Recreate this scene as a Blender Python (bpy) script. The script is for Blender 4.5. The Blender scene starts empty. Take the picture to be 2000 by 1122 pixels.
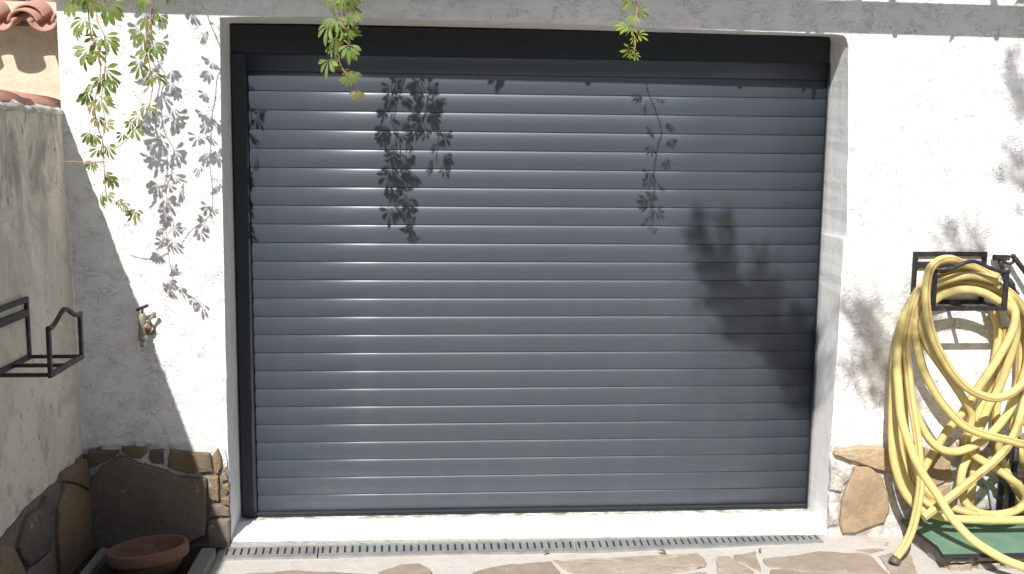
import bpy, bmesh, math, random
from mathutils import Vector, Matrix, noise
random.seed(7)
S = bpy.context.scene
C = S.collection
R_ = math.radians

# ------------------------------------------------------------------ camera
CX, CY, CZ, YAW, PITCH, ROLL, FPX = 0.8148, -4.1059, 1.5721, 0.0751, 0.1342, 0.0102, 2018.7
W, D, H = 2.4603, 0.1985, 2.05            # door width, reveal depth, door height
def cam_axes():
    f = Vector((math.sin(YAW)*math.cos(PITCH), math.cos(YAW)*math.cos(PITCH), -math.sin(PITCH)))
    r = Vector((math.cos(YAW), -math.sin(YAW), 0)); u = r.cross(f)
    c, s = math.cos(ROLL), math.sin(ROLL)
    return c*r+s*u, -s*r+c*u, f
AR, AU, AF = cam_axes()
CP = Vector((CX, CY, CZ))
def at(px, py, axis, val):
    """measured point of the photograph carried onto a real plane of the place"""
    v = AF*FPX + AR*(px-1000) - AU*(py-561)
    return CP + v*((val-CP[axis])/v[axis])
cam = bpy.data.cameras.new('camera'); co = bpy.data.objects.new('camera', cam); C.objects.link(co)
m = Matrix((AR, AU, -AF)).transposed().to_4x4(); m.translation = CP
co.matrix_world = m
cam.sensor_width = 36; cam.lens = FPX/2000*36; cam.clip_end = 500; cam.clip_start = .05
S.camera = co

# ------------------------------------------------------------------ light
SUN = Vector((0.345, 1.0, -1.03)).normalized()
w = bpy.data.worlds.new('World'); S.world = w; w.use_nodes = True
nt = w.node_tree; nt.nodes.clear()
sky = nt.nodes.new('ShaderNodeTexSky'); sky.sky_type = 'NISHITA'; sky.sun_disc = False
sky.sun_elevation = math.asin(-SUN.z); sky.sun_rotation = math.atan2(-SUN.x, -SUN.y)
sky.dust_density = 1.5
bg = nt.nodes.new('ShaderNodeBackground'); bg.inputs[1].default_value = 0.085
wo = nt.nodes.new('ShaderNodeOutputWorld')
nt.links.new(sky.outputs[0], bg.inputs[0]); nt.links.new(bg.outputs[0], wo.inputs[0])
sl = bpy.data.lights.new('sun', 'SUN'); sl.energy = 5.0; sl.angle = R_(0.53); sl.color = (1, .975, .94)
so = bpy.data.objects.new('sun', sl); C.objects.link(so); so.location = (-3, -6, 7)
so.rotation_euler = SUN.to_track_quat('-Z', 'Y').to_euler()
S.view_settings.view_transform = 'Standard'; S.view_settings.look = 'None'
S.view_settings.exposure = 0.42; S.view_settings.gamma = 1

# ------------------------------------------------------------------ materials
class Mat:
    def __init__(s, name, rough=.8, metal=0., spec=.5):
        s.m = bpy.data.materials.new(name); s.m.use_nodes = True
        s.t = s.m.node_tree; s.b = s.t.nodes['Principled BSDF']
        s.b.inputs['Roughness'].default_value = rough; s.b.inputs['Metallic'].default_value = metal
        s.b.inputs['Specular IOR Level'].default_value = spec
        s.tc = s.n('ShaderNodeTexCoord').outputs['Object']; s.nrm = None
    def n(s, k, **kw):
        x = s.t.nodes.new(k)
        for a, b in kw.items(): setattr(x, a, b)
        return x
    def l(s, a, b): s.t.links.new(a, b)
    def mapped(s, sc):
        mp = s.n('ShaderNodeMapping'); mp.inputs['Scale'].default_value = sc; s.l(s.tc, mp.inputs[0]); return mp.outputs[0]
    def noise(s, scale, detail=4, rough=.55, sc=None, dist=0.):
        x = s.n('ShaderNodeTexNoise'); x.inputs['Scale'].default_value = scale; x.inputs['Detail'].default_value = detail
        x.inputs['Roughness'].default_value = rough; x.inputs['Distortion'].default_value = dist
        s.l(s.mapped(sc) if sc else s.tc, x.inputs['Vector']); return x.outputs['Fac']
    def ramp(s, fac, stops):
        x = s.n('ShaderNodeValToRGB'); e = x.color_ramp.elements
        while len(e) < len(stops): e.new(.5)
        for i, (p, c) in enumerate(stops):
            e[i].position = p; e[i].color = (c, c, c, 1) if not isinstance(c, tuple) else (*c, 1)
        s.l(fac, x.inputs[0]); return x.outputs[0]
    def mix(s, fac, a, b, mode='MIX'):
        x = s.n('ShaderNodeMix', data_type='RGBA', blend_type=mode)
        for i, v in ((0, fac), (6, a), (7, b)):
            if isinstance(v, (int, float)): x.inputs[i].default_value = v if i == 0 else (v, v, v, 1)
            elif isinstance(v, tuple): x.inputs[i].default_value = (*v, 1)
            else: s.l(v, x.inputs[i])
        return x.outputs[2]
    def math(s, op, a, b=None):
        x = s.n('ShaderNodeMath', operation=op)
        for i, v in ((0, a), (1, b)):
            if v is None: continue
            if isinstance(v, (int, float)): x.inputs[i].default_value = v
            else: s.l(v, x.inputs[i])
        return x.outputs[0]
    def z(s, lo, hi, ax=2):
        """0..1 with the height in the object"""
        sx = s.n('ShaderNodeSeparateXYZ'); s.l(s.tc, sx.inputs[0])
        mr = s.n('ShaderNodeMapRange'); mr.inputs[1].default_value = lo; mr.inputs[2].default_value = hi
        s.l(sx.outputs[ax], mr.inputs[0]); return mr.outputs[0]
    def col(s, c):
        if isinstance(c, tuple): s.b.inputs['Base Color'].default_value = (*c, 1)
        else: s.l(c, s.b.inputs['Base Color'])
        return s
    def bump(s, h, dist, strength=1.):
        x = s.n('ShaderNodeBump'); x.inputs['Distance'].default_value = dist; x.inputs['Strength'].default_value = strength
        s.l(h, x.inputs['Height'])
        if s.nrm: s.l(s.nrm, x.inputs['Normal'])
        s.nrm = x.outputs[0]; s.l(s.nrm, s.b.inputs['Normal']); return s
    def rough(s, v): s.l(v, s.b.inputs['Roughness']); return s
    def vor(s, scale, feat='DISTANCE_TO_EDGE', sc=None):
        x = s.n('ShaderNodeTexVoronoi', feature=feat); x.inputs['Scale'].default_value = scale
        wv = s.n('ShaderNodeTexNoise'); wv.inputs['Scale'].default_value = scale*.8; s.l(s.tc, wv.inputs['Vector'])
        mx = s.n('ShaderNodeMix', data_type='RGBA', blend_type='LINEAR_LIGHT'); mx.inputs[0].default_value = .12
        s.l(s.mapped(sc) if sc else s.tc, mx.inputs[6]); s.l(wv.outputs['Color'], mx.inputs[7]); s.l(mx.outputs[2], x.inputs['Vector'])
        return x
    def attr(s, name):
        x = s.n('ShaderNodeAttribute'); x.attribute_name = name; return x.outputs['Fac']

M = {}
# rough cast render
k = Mat('white roughcast render', .9, spec=.2)
base = k.mix(k.ramp(k.noise(3.5, 5), [(.42, 0.), (.75, 1.)]), (.80, .795, .79), (.70, .695, .69))
base = k.mix(k.ramp(k.noise(26, 6, .7), [(.62, 0.), (.74, .4)]), base, (.55, .54, .52))
edge = k.vor(22, sc=(1, 1, 1.6)).outputs['Distance']
crk = k.ramp(edge, [(0., 0.), (.05, 1.)])
msk = k.ramp(k.noise(14, 3), [(.45, 1.), (.62, 0.)])
crk2 = k.mix(msk, crk, 1.)
k.col(base)
k.bump(k.noise(30, 4, .6, sc=(1, 1, 1.5), dist=.6), .014, .7)
k.bump(k.noise(110, 3, .6), .003, .5); k.bump(crk2, .005, .8)
M['render'] = k.m
k = Mat('white reveal paint', .7, spec=.3)
k.col(k.mix(k.ramp(k.noise(6, 4, sc=(3, 3, 1)), [(.4, 0.), (.8, 1.)]), (.74, .74, .73), (.62, .62, .61)))
k.bump(k.noise(9, 4), .008, .5).bump(k.noise(70, 3), .0015, .5)
M['reveal'] = k.m
k = Mat('sill paint', .8, spec=.2)
st = k.ramp(k.noise(40, 5, .7), [(.62, 0.), (.72, 1.)])
c = k.mix(st, (.80, .79, .77), (.55, .52, .46))
dirt = k.math('MULTIPLY', k.ramp(k.noise(22, 6, .75, sc=(.5, 1, 1)), [(.40, 0.), (.56, 1.)]), k.ramp(k.z(.135, .185, 1), [(0., 0.), (1., 1.)]))
c = k.mix(dirt, c, (.26, .25, .18))
d2 = k.math('MULTIPLY', k.ramp(k.noise(30, 6, .75), [(.46, 0.), (.60, 1.)]), k.ramp(k.z(-.01, .035, 1), [(0., 1.), (1., 0.)]))
c = k.mix(d2, c, (.42, .38, .32))
c = k.mix(k.ramp(k.noise(12, 7, .8, sc=(1, 2.5, 1)), [(.60, 0.), (.68, .45)]), c, (.52, .50, .46))
k.col(c)
k.bump(k.noise(18, 5), .006, .6)
M['sill'] = k.m
k = Mat('raw mortar', .95, spec=.1)
k.col(k.mix(k.noise(22, 6, .7), (.09, .078, .062), (.30, .27, .23)))
k.bump(k.noise(45, 6, .7), .015, .8)
M['mortar'] = k.m
k = Mat('grey lip mortar', .95, spec=.1); k.col(k.mix(k.noise(35, 6, .75), (.20, .19, .17), (.52, .50, .47))).bump(k.noise(60, 6, .7), .012, .9); M['lipmortar'] = k.m
k = Mat('plinth mortar', .95, spec=.1); c = k.mix(k.noise(22, 6, .7), (.08, .068, .054), (.24, .21, .17)); k.col(k.mix(k.math('MULTIPLY', k.z(.27, .345), k.ramp(k.noise(20, 6, .7), [(.36, 0.), (.5, 1.)])), c, (.66, .64, .61))).bump(k.noise(45, 6, .7), .015, .8); M['plinthmortar'] = k.m
k = Mat('whitewashed mortar', .95, spec=.1)
k.col(k.mix(k.ramp(k.noise(16, 6, .7), [(.4, 0.), (.6, 1.)]), (.72, .70, .66), (.36, .33, .28)))
k.bump(k.noise(40, 6, .7), .015, .8)
M['whitemortar'] = k.m
# weathered boundary wall
k = Mat('weathered cream render', .95, spec=.1)
b0 = k.mix(k.noise(2.5, 4), (.58, .54, .45), (.74, .70, .60))
st = k.math('MULTIPLY', k.ramp(k.noise(4, 6, .72, sc=(1.7, 1.7, .8), dist=.8), [(.42, 0.), (.62, 1.)]), k.z(.9, 1.62))
b1 = k.mix(k.math('MULTIPLY', st, .8), b0, (.17, .16, .135))
low = k.math('MULTIPLY', k.ramp(k.noise(8, 6, .7), [(.52, 0.), (.62, .8)]), k.ramp(k.z(.1, .75), [(0., 1.), (1., .35)]))
b2 = k.mix(low, b1, (.25, .235, .2))
gr = k.ramp(k.noise(5, 5, .6, sc=(1, 1, .8)), [(.5, 0.), (.7, .55)])
b3 = k.mix(gr, b2, (.42, .405, .35))
sp = k.ramp(k.noise(30, 6, .75, sc=(1, 1, .6)), [(.615, 0.), (.66, .9)])
k.col(k.mix(sp, b3, (.16, .145, .12)))
k.bump(k.noise(20, 6, .65), .02, .5).bump(k.vor(3.).outputs['Distance'], .01, .25)
M['weathered'] = k.m
k = Mat('cream neighbour render', .9, spec=.1)
k.col(k.mix(k.ramp(k.noise(18, 5, .7), [(.4, 0.), (.7, 1.)]), (.60, .52, .40), (.50, .41, .29)))
k.bump(k.noise(50, 5), .01, .6)
M['cream'] = k.m
def stone(name, cols, dist=.012):
    k = Mat(name, .85, spec=.25)
    a = k.attr('tone')
    n1 = k.math('ADD', k.math('MULTIPLY', k.noise(7, 6, .65, dist=.5), .8), k.math('MULTIPLY', a, .45))
    c = k.ramp(n1, list(zip((.3, .5, .66, .85), cols)))
    c = k.mix(k.ramp(k.noise(60, 5, .7), [(.35, .0), (.7, .55)]), c, cols[0])
    k.col(k.mix(k.ramp(k.noise(13, 6, .75), [(.62, 0.), (.7, .6)]), c, (.55, .52, .46)))
    k.bump(k.noise(9, 5, .6), dist, .7).bump(k.noise(60, 5, .65), .003, .8)
    return k.m
M['stone'] = stone('ochre cladding stone', [(.22, .165, .11), (.37, .275, .175), (.47, .345, .21), (.54, .48, .40)])
M['stonedark'] = stone('brown cladding stone', [(.10, .085, .074), (.15, .125, .102), (.195, .155, .122), (.20, .18, .158)])
M['stoneedge'] = stone('olive cladding stone', [(.10, .08, .055), (.19, .15, .10), (.29, .19, .10), (.22, .20, .16)])
M['flag'] = stone('paving flagstone', [(.25, .20, .155), (.33, .27, .21), (.41, .345, .28), (.47, .43, .37)], .006)
k = Mat('paving mortar', .95, spec=.1)
c = k.mix(k.noise(5, 5), (.42, .395, .36), (.55, .52, .475))
c = k.mix(k.ramp(k.noise(60, 6, .7), [(.55, 0.), (.7, .6)]), c, (.30, .26, .22))
k.col(k.mix(k.ramp(k.noise(9, 4, .7), [(.55, 0.), (.7, .5)]), c, (.40, .33, .27)))
k.bump(k.noise(14, 6), .012, .5).bump(k.noise(90, 4), .002, .6)
M['ground'] = k.m
k = Mat('shutter slat paint', .42, .25, .5)
k.b.inputs['Coat Weight'].default_value = .28; k.b.inputs['Coat Roughness'].default_value = .33
c = k.mix(k.noise(1.3, 3), (.061, .073, .090), (.071, .084, .102))
du = k.math('MULTIPLY', k.ramp(k.noise(5, 6, .7, sc=(1.6, 1, .35)), [(.42, 0.), (.72, 1.)]), k.ramp(k.z(.05, 1.6), [(0., .22), (1., .08)]))
c = k.mix(du, c, (.125, .130, .135))
sp_ = k.ramp(k.noise(85, 3, .7), [(.74, 0.), (.78, .6)])
k.col(k.mix(sp_, c, (.22, .22, .21)))
k.rough(k.math('ADD', k.math('MULTIPLY', k.noise(2.5, 5), .10), .39))
k.bump(k.noise(420, 2, .5), .0003, .5)
k.bump(k.noise(3, 3, sc=(1, 1, 8)), .003, .25)
M['slat'] = k.m
k = Mat('shutter frame paint', .6, .1, .4); k.col((.024, .028, .034)).bump(k.noise(300, 2), .0003, .4); M['rail'] = k.m
k = Mat('black rubber', .8); k.col((.02, .02, .022)).bump(k.noise(60, 3), .001, .4); M['board_rim'] = k.m
k = Mat('black iron', .6, .4); k.col(k.mix(k.ramp(k.noise(60, 5), [(.5, 0.), (.75, 1.)]), (.028, .026, .03), (.085, .075, .07))); k.bump(k.noise(90, 4), .001, .6); M['iron'] = k.m
k = Mat('galvanised steel', .5, .55); k.col(k.mix(k.ramp(k.noise(14, 5, .7), [(.35, 0.), (.7, 1.)]), (.30, .31, .305), (.46, .455, .43))); k.bump(k.noise(120, 3), .0008, .5); M['zinc'] = k.m
k = Mat('dark channel', .9); k.col((.03, .03, .03)); M['dark'] = k.m
def terra(n, a, b, c):
    k = Mat(n, .85, spec=.2)
    x = k.mix(k.noise(9, 5, .65), a, b)
    k.col(k.mix(k.ramp(k.noise(14, 6, .75), [(.6, 0.), (.72, .8)]), x, c)); k.bump(k.noise(60, 5), .003, .6); return k.m
M['terra'] = terra('terracotta pot', (.16, .09, .06), (.23, .135, .095), (.26, .21, .17))
M['tile'] = terra('pink clay tile', (.36, .185, .14), (.48, .29, .23), (.42, .37, .31))
M['oldtile'] = terra('lichened clay tile', (.34, .16, .115), (.45, .25, .18), (.30, .30, .26))
k = Mat('yellow hose', .68, spec=.3)
c = k.mix(k.ramp(k.noise(9, 5, .7), [(.42, 0.), (.7, 1.)]), (.62, .51, .20), (.48, .40, .19))
k.col(k.mix(k.ramp(k.noise(45, 5, .75), [(.60, 0.), (.70, .7)]), c, (.30, .25, .14))); k.bump(k.noise(35, 3), .001, .4); M['hose'] = k.m
k = Mat('orange hose stripe', .5, spec=.4); k.col((.40, .24, .09)).bump(k.noise(35, 3), .001, .4); M['stripe'] = k.m
k = Mat('hose fitting', .55); k.col((.10, .085, .07)).bump(k.noise(60, 3), .001, .4); M['fitting'] = k.m
k = Mat('green board', .7, spec=.3)
k.col(k.mix(k.ramp(k.noise(11, 6, .7), [(.4, 0.), (.7, 1.)]), (.11, .21, .14), (.17, .26, .19))); k.bump(k.noise(8, 4), .004, .4); M['green'] = k.m
k = Mat('weathered brass', .6, .35); k.col(k.mix(k.noise(60, 4), (.20, .18, .13), (.33, .30, .23))); k.bump(k.noise(120, 3), .0006, .5); M['brass'] = k.m
k = Mat('copper', .65, .3); k.col(k.mix(k.noise(60, 4), (.26, .19, .13), (.34, .25, .17))); k.bump(k.noise(120, 3), .0006, .5); M['copper'] = k.m
k = Mat('grey plastic pipe', .5); k.col((.36, .38, .41)).bump(k.noise(40, 3), .0006, .4); M['pvc'] = k.m
k = Mat('grey concrete', .95, spec=.1); k.col(k.mix(k.noise(18, 6, .7), (.16, .15, .13), (.34, .33, .30))); k.bump(k.noise(40, 6, .7), .008, .7); M['concrete'] = k.m
k = Mat('soil', 1, spec=.1); k.col(k.mix(k.noise(40, 5, .7), (.03, .025, .018), (.09, .075, .055))); k.bump(k.noise(30, 6, .7), .03, 1); M['soil'] = k.m
k = Mat('bark', .9); k.col(k.mix(k.noise(20, 5, sc=(1, 1, .3)), (.10, .08, .06), (.22, .18, .14))); k.bump(k.noise(25, 5, sc=(1, 1, .3)), .02, 1); M['bark'] = k.m
k = Mat('beam timber', .8); k.col(k.mix(k.noise(9, 5, sc=(.3, 4, 4)), (.16, .10, .06), (.28, .19, .12))); k.bump(k.noise(12, 5, sc=(.3, 4, 4)), .004, 1); M['timber'] = k.m
k = Mat('young stem', .6); k.col(k.mix(k.noise(12, 3), (.36, .13, .08), (.40, .22, .10))); k.bump(k.noise(60, 3), .0005, .4); M['stem'] = k.m
def leafmat(name, a, b, edge):
    k = Mat(name, .45, spec=.4)
    oi = k.n('ShaderNodeObjectInfo').outputs['Random']
    c = k.mix(oi, a, b)
    c = k.mix(k.ramp(k.noise(28, 3), [(.52, 0.), (.68, .8)]), c, edge)
    k.col(c); k.bump(k.noise(90, 3), .0008, .5)
    tr = k.n('ShaderNodeBsdfTranslucent'); k.l(k.mix(.5, c, (.35, .45, .04)), tr.inputs[0])
    ms = k.n('ShaderNodeMixShader'); ms.inputs[0].default_value = .38
    out = [x for x in k.t.nodes if x.type == 'OUTPUT_MATERIAL'][0]
    k.l(k.b.outputs[0], ms.inputs[1]); k.l(tr.outputs[0], ms.inputs[2]); k.l(ms.outputs[0], out.inputs[0])
    return k.m
M['leaf'] = leafmat('creeper leaf', (.13, .21, .04), (.21, .27, .08), (.30, .28, .12))
M['lime'] = leafmat('young creeper leaf', (.22, .34, .03), (.30, .40, .05), (.36, .38, .07))
M['redleaf'] = leafmat('reddening creeper leaf', (.19, .23, .06), (.28, .23, .10), (.36, .18, .12))
M['treeleaf'] = leafmat('tree leaf', (.05, .08, .03), (.07, .10, .04), (.08, .11, .05))
k = Mat('dead leaf', .8); k.col(k.mix(k.noise(40, 3), (.34, .12, .06), (.22, .09, .05))); k.bump(k.noise(80, 3), .001, .5); M['dead'] = k.m

# ------------------------------------------------------------------ building helpers
def tag(o, label=None, cat=None, group=None, kind=None):
    if label: o['label'] = label
    if cat: o['category'] = cat
    if group: o['group'] = group
    if kind: o['kind'] = kind
    return o
def thing(name, loc, label, cat, group=None):
    o = bpy.data.objects.new(name, None); C.objects.link(o); o.location = loc
    o.empty_display_size = .1
    return tag(o, label, cat, group)
def world_origin(o):
    v = Vector(o.location)
    while o.parent: o = o.parent; v += Vector(o.location)
    return v
def obj(name, bm, mats, parent=None, loc=None, smooth=False):
    """link a bmesh given in world coordinates as one object; loc is its own origin"""
    if not isinstance(mats, (list, tuple)): mats = [mats]
    po = world_origin(parent) if parent else Vector((0, 0, 0))
    org = Vector(loc) if loc is not None else po
    bmesh.ops.translate(bm, verts=bm.verts, vec=-org)
    me = bpy.data.meshes.new(name); bm.to_mesh(me); bm.free()
    for x in mats: me.materials.append(x)
    if smooth:
        for p in me.polygons: p.use_smooth = True
    o = bpy.data.objects.new(name, me); C.objects.link(o)
    if parent: o.parent = parent
    o.location = org-po
    return o
def box(bm, a, b, mi=0):
    (x0, y0, z0), (x1, y1, z1) = a, b
    v = [bm.verts.new(p) for p in ((x0,y0,z0),(x1,y0,z0),(x1,y1,z0),(x0,y1,z0),(x0,y0,z1),(x1,y0,z1),(x1,y1,z1),(x0,y1,z1))]
    for q in ((0,3,2,1),(4,5,6,7),(0,1,5,4),(1,2,6,5),(2,3,7,6),(3,0,4,7)):
        f = bm.faces.new([v[i] for i in q]); f.material_index = mi
def slab(bm, lower, upper, mi=0, side=None):
    """prism between two matching rings of points"""
    a = [bm.verts.new(p) for p in lower]; b = [bm.verts.new(p) for p in upper]; n = len(a)
    fs = [bm.faces.new(b), bm.faces.new(a[::-1])]
    for f in fs: f.material_index = mi
    for i in range(n):
        f = bm.faces.new((a[i], a[(i+1) % n], b[(i+1) % n], b[i])); f.material_index = mi if side is None else side
    return fs
def fix(bm): bmesh.ops.recalc_face_normals(bm, faces=bm.faces)
def smooth_path(P, n=8):
    P = [Vector(p) for p in P]
    if len(P) < 3: return P
    Q = [P[0]*2-P[1]]+P+[P[-1]*2-P[-2]]; out = []
    for i in range(1, len(Q)-2):
        a, b, c, d = Q[i-1:i+3]
        for k_ in range(n):
            t = k_/n
            out.append(.5*((2*b)+(c-a)*t+(2*a-5*b+4*c-d)*t*t+(3*b-a-3*c+d)*t**3))
    out.append(P[-1]); return out
def tube(bm, P, r, seg=10, stripe=None, mi=0, cap=True):
    """r: number or list; stripe: angle column that takes material mi+1"""
    n = len(P); rr = r if isinstance(r, (list, tuple)) else [r]*n
    T = [(P[min(i+1, n-1)]-P[max(i-1, 0)]).normalized() for i in range(n)]
    up = Vector((0, -1, 0)); 
    if abs(T[0].dot(up)) > .9: up = Vector((1, 0, 0))
    N = (up-T[0]*up.dot(T[0])).normalized(); rings = []
    for i in range(n):
        N = (N-T[i]*N.dot(T[i])).normalized(); B = T[i].cross(N)
        rings.append([bm.verts.new(P[i]+(N*math.cos(a)+B*math.sin(a))*rr[i]) for a in [2*math.pi*j/seg for j in range(seg)]])
    for i in range(n-1):
        for j in range(seg):
            f = bm.faces.new((rings[i][j], rings[i][(j+1) % seg], rings[i+1][(j+1) % seg], rings[i+1][j]))
            f.smooth = True; f.material_index = mi+1 if (stripe is not None and j == stripe) else mi
    if cap:
        f = bm.faces.new(rings[0][::-1]); f.material_index = mi
        f = bm.faces.new(rings[-1]); f.material_index = mi
def bar(bm, a, b, w_, h_=None, up=(0, 0, 1)):
    """square bar from a to b"""
    a, b = Vector(a), Vector(b); h_ = h_ or w_
    t = (b-a).normalized(); u = Vector(up)
    if abs(t.dot(u)) > .95: u = Vector((0, 1, 0))
    s = t.cross(u).normalized(); u = s.cross(t)
    v = [[bm.verts.new(p+s*sx*w_/2+u*sy*h_/2) for sx, sy in ((-1,-1),(1,-1),(1,1),(-1,1))] for p in (a, b)]
    bm.faces.new(v[0][::-1]); bm.faces.new(v[1])
    for i in range(4): bm.faces.new((v[0][i], v[0][(i+1)%4], v[1][(i+1)%4], v[1][i]))
def wob(p, s, sc): return noise.noise(Vector(p)*sc)*s
def resample(poly, step):
    out = []; n = len(poly)
    for i in range(n):
        a, b = Vector(poly[i]), Vector(poly[(i+1) % n]); k_ = max(1, int((b-a).length/step))
        for j in range(k_): out.append(a+(b-a)*j/k_)
    return out
def rock(bm, ring, nrm, th, tone, lay, jit=.004, mi=0):
    """cladding stone: traced outline on a wall plane, real thickness, chipped edge"""
    nrm = Vector(nrm); ring = resample(ring, .03)
    c = sum(ring, Vector())/len(ring)
    f0 = len(bm.faces)
    def lvl(off, ins, j):
        out = []
        for p in ring:
            d = (p-c); L = d.length or 1
            q = c+d*(1-ins/L)+nrm*off
            q += Vector((noise.noise(q*31), noise.noise(q*29+Vector((5,0,0))), noise.noise(q*27+Vector((0,9,0)))))*j
            out.append(bm.verts.new(q))
        return out
    A, B_, E_ = lvl(0, 0, jit), lvl(th*.8, .002, jit), lvl(th, .009, jit*.6)
    F_ = lvl(th*1.04, .035, .003)
    n = len(ring)
    for X, Y in ((A, B_), (B_, E_), (E_, F_)):
        for i in range(n): bm.faces.new((X[i], X[(i+1) % n], Y[(i+1) % n], Y[i]))
    cv = bm.verts.new(c+nrm*th*1.1)
    for i in range(n): bm.faces.new((F_[i], F_[(i+1) % n], cv))
    bm.faces.ensure_lookup_table()
    for f in bm.faces[f0:]:
        f.material_index = mi; f.smooth = False
        for l_ in f.loops: l_[lay] = tone
def rocks(name, polys, axis, val, nrm, mats, parent, th=.02, name2=False):
    bm = bmesh.new(); lay = bm.loops.layers.float.new('tone')
    for i, (pl, mi) in enumerate(polys):
        ring = [at(x, y, axis, val) for x, y in pl]
        rock(bm, ring, nrm, th*random.uniform(.7, 1.3)*(1.7 if i == 0 and name2 else 1), random.random()*.8, lay, mi=mi)
    fix(bm); return obj(name, bm, mats, parent)
def conv(pl, ox, oy, sc): return [(ox+x/sc, oy+y/sc) for x, y in pl]

# ------------------------------------------------------------------ the ground
GZ = -.052
bm = bmesh.new()
X0, X1, Y0, Y1 = -60, 60, -60, 40
NX, NY = 60, 30
gx = [-60, -20, -6, -2]+[-1+i*.1 for i in range(52)]+[6, 20, 60]
gy = [-60, -20, -6, -4, -2, -1.2]+[-.8+i*.05 for i in range(17)]+[.3, 3, 40]
vs = [[bm.verts.new((x, y, GZ+(.004*noise.noise(Vector((x*4, y*4, 0))) if -1.1 < y < .1 else 0))) for x in gx] for y in gy]
for j in range(len(gy)-1):
    for i in range(len(gx)-1): bm.faces.new((vs[j][i], vs[j][i+1], vs[j+1][i+1], vs[j+1][i]))
tag(obj('ground', bm, M['ground'], smooth=True), kind='structure')
# flagstones set in the mortar
bm = bmesh.new(); lay = bm.loops.layers.float.new('tone')
FL = []
for pl in ([(175,262),(420,220),(445,300),(480,375),(475,440),(200,300)], [(500,310),(560,290),(860,260),(1100,215),(1450,235),(1650,255),(1780,370),(1860,470),(1000,445),(840,415),(560,385),(520,350)],
           [(0,270),(120,265),(240,340),(400,430),(430,520),(0,560)], [(580,410),(800,415),(900,440),(1400,480),(1500,620),(560,600)],
           [(1760,270),(1880,230),(2100,250),(2200,520),(1960,560)], [(1500,205),(1800,190),(1820,200),(1650,240)],
           [(1900,480),(1930,600),(1600,640),(1500,500)]):
    FL.append(conv(pl, 1400, 1040, 5.556))
for pl in ([(400,290),(780,270),(1500,230),(1800,220),(1880,270),(1900,340),(1700,380),(1500,400),(1300,430),(650,430),(500,360)], [(-380,400),(-200,350),(0,330),(380,300),(440,360),(490,450),(400,560),(-360,540)],
           [(520,470),(1300,470),(1900,400),(1960,560),(560,600)]):
    FL.append(conv(pl, 1000, 1040, 5))
for pl in ([(700,400),(900,330),(1100,310),(1230,400),(1200,500),(720,480)], [(-600,420),(-100,380),(250,400),(600,420),(640,560),(-620,580)]):
    FL.append(conv(pl, 600, 1040, 5))
for i, pl in enumerate(FL):
    ring = [at(x, y, 2, GZ) for x, y in pl]
    rock(bm, ring, (0, 0, 1), .007, random.random()*.8, lay, jit=.007)
yy = -.62
while yy > -3.2:
    xx = -.4+random.uniform(0, .2)
    while xx < 4.6:
        wd = random.uniform(.28, .5); hh = .36
        c = Vector((xx+wd/2, yy-hh/2, GZ)); n_ = random.randint(5, 7)
        ring = [c+Vector((math.cos(a)*wd*.47, math.sin(a)*hh*.47, 0))*random.uniform(.9, 1.12) for a in [2*math.pi*(i+random.uniform(-.2,.2))/n_ for i in range(n_)]]
        rock(bm, ring, (0, 0, 1), .007, random.random()*.8, lay, jit=.003)
        xx += wd
    yy -= .38
fix(bm); tag(obj('paving', bm, M['flag']), kind='structure')

# ------------------------------------------------------------------ the house front
LX = -.5985
house = thing('house', (1.23, 0, GZ), 'white roughcast house front with the garage opening and stone plinth', 'house')
def edge_pts(pts, n=26, amp=.005, seed=0):
    """a plaster arris: traced, slightly uneven"""
    P = smooth_path([Vector(p) for p in pts], n)
    return [Vector((p.x+wob((p.z*2, seed, 0), amp, 4)+wob((p.z, seed, 0), amp*.5, 23), p.y, p.z+wob((p.x*2, seed, 3), amp, 4)+wob((p.x, seed, 5), amp*.4, 20))) for p in P]
# outline of the wall face (outer), going up the left jamb, over the lintel and down the right jamb
jl = edge_pts([at(x, y, 1, 0) for x, y in ((453,1078),(452,1055),(447,930),(443,800),(438,560),(433,300),(430,120),(429,34))], 6, .003, 1)
lt = edge_pts([at(x, y, 1, 0) for x, y in ((429,34),(560,33),(800,38),(1100,47),(1400,59),(1600,66),(1640,68),(1652,74),(1657,92))], 8, .002, 2)
jr = edge_pts([at(x, y, 1, 0) for x, y in ((1657,92),(1657,200),(1655,330),(1654,455),(1648,470),(1643,560),(1637,650),(1627,800),(1620,900),(1616,1000),(1613,1042),(1612,1066))], 5, .004, 3)
inner = jl+lt[1:]+jr[1:]
HR, HT = 6.0, 3.0
outer = [Vector((HR, 0, -.2)), Vector((HR, 0, HT)), Vector((LX-.006, 0, HT)), Vector((LX-.006, 0, 1.7)), Vector((LX+.03, 0, -.2))]
inner[0].z = -.2; inner[-1].z = -.2
ring = inner+outer
back_ring = []
for i, p in enumerate(ring):
    if i < len(inner):
        q = p.copy(); q.y = .34
        # jambs and lintel run back square to the shutter
        if i < len(jl): q.x = -.004
        elif i >= len(jl)+len(lt)-1: q.x = W+.004
        if len(jl) <= i < len(jl)+len(lt)-1:
            q.z = H+.003; q.x = min(max(p.x, -.004), W+.004)
            if p.x > W-.04: q.x = W+.004
        if i >= len(jl)+len(lt)-2: q.z = min(q.z, H)
        back_ring.append(q)
    else: back_ring.append(Vector((p.x, .34, p.z)))
bm = bmesh.new()
slab(bm, back_ring, ring, 0, 1); fix(bm)
geo = [f for f in bm.faces if len(f.verts) > 10]
bmesh.ops.triangulate(bm, faces=geo)
wall = obj('wall', bm, [M['render'], M['reveal']], house)
# fill behind
bm = bmesh.new(); box(bm, (-.3, .36, -.2), (W+.3, .40, 2.6)); obj('inner_wall', bm, M['dark'], house)
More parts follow.
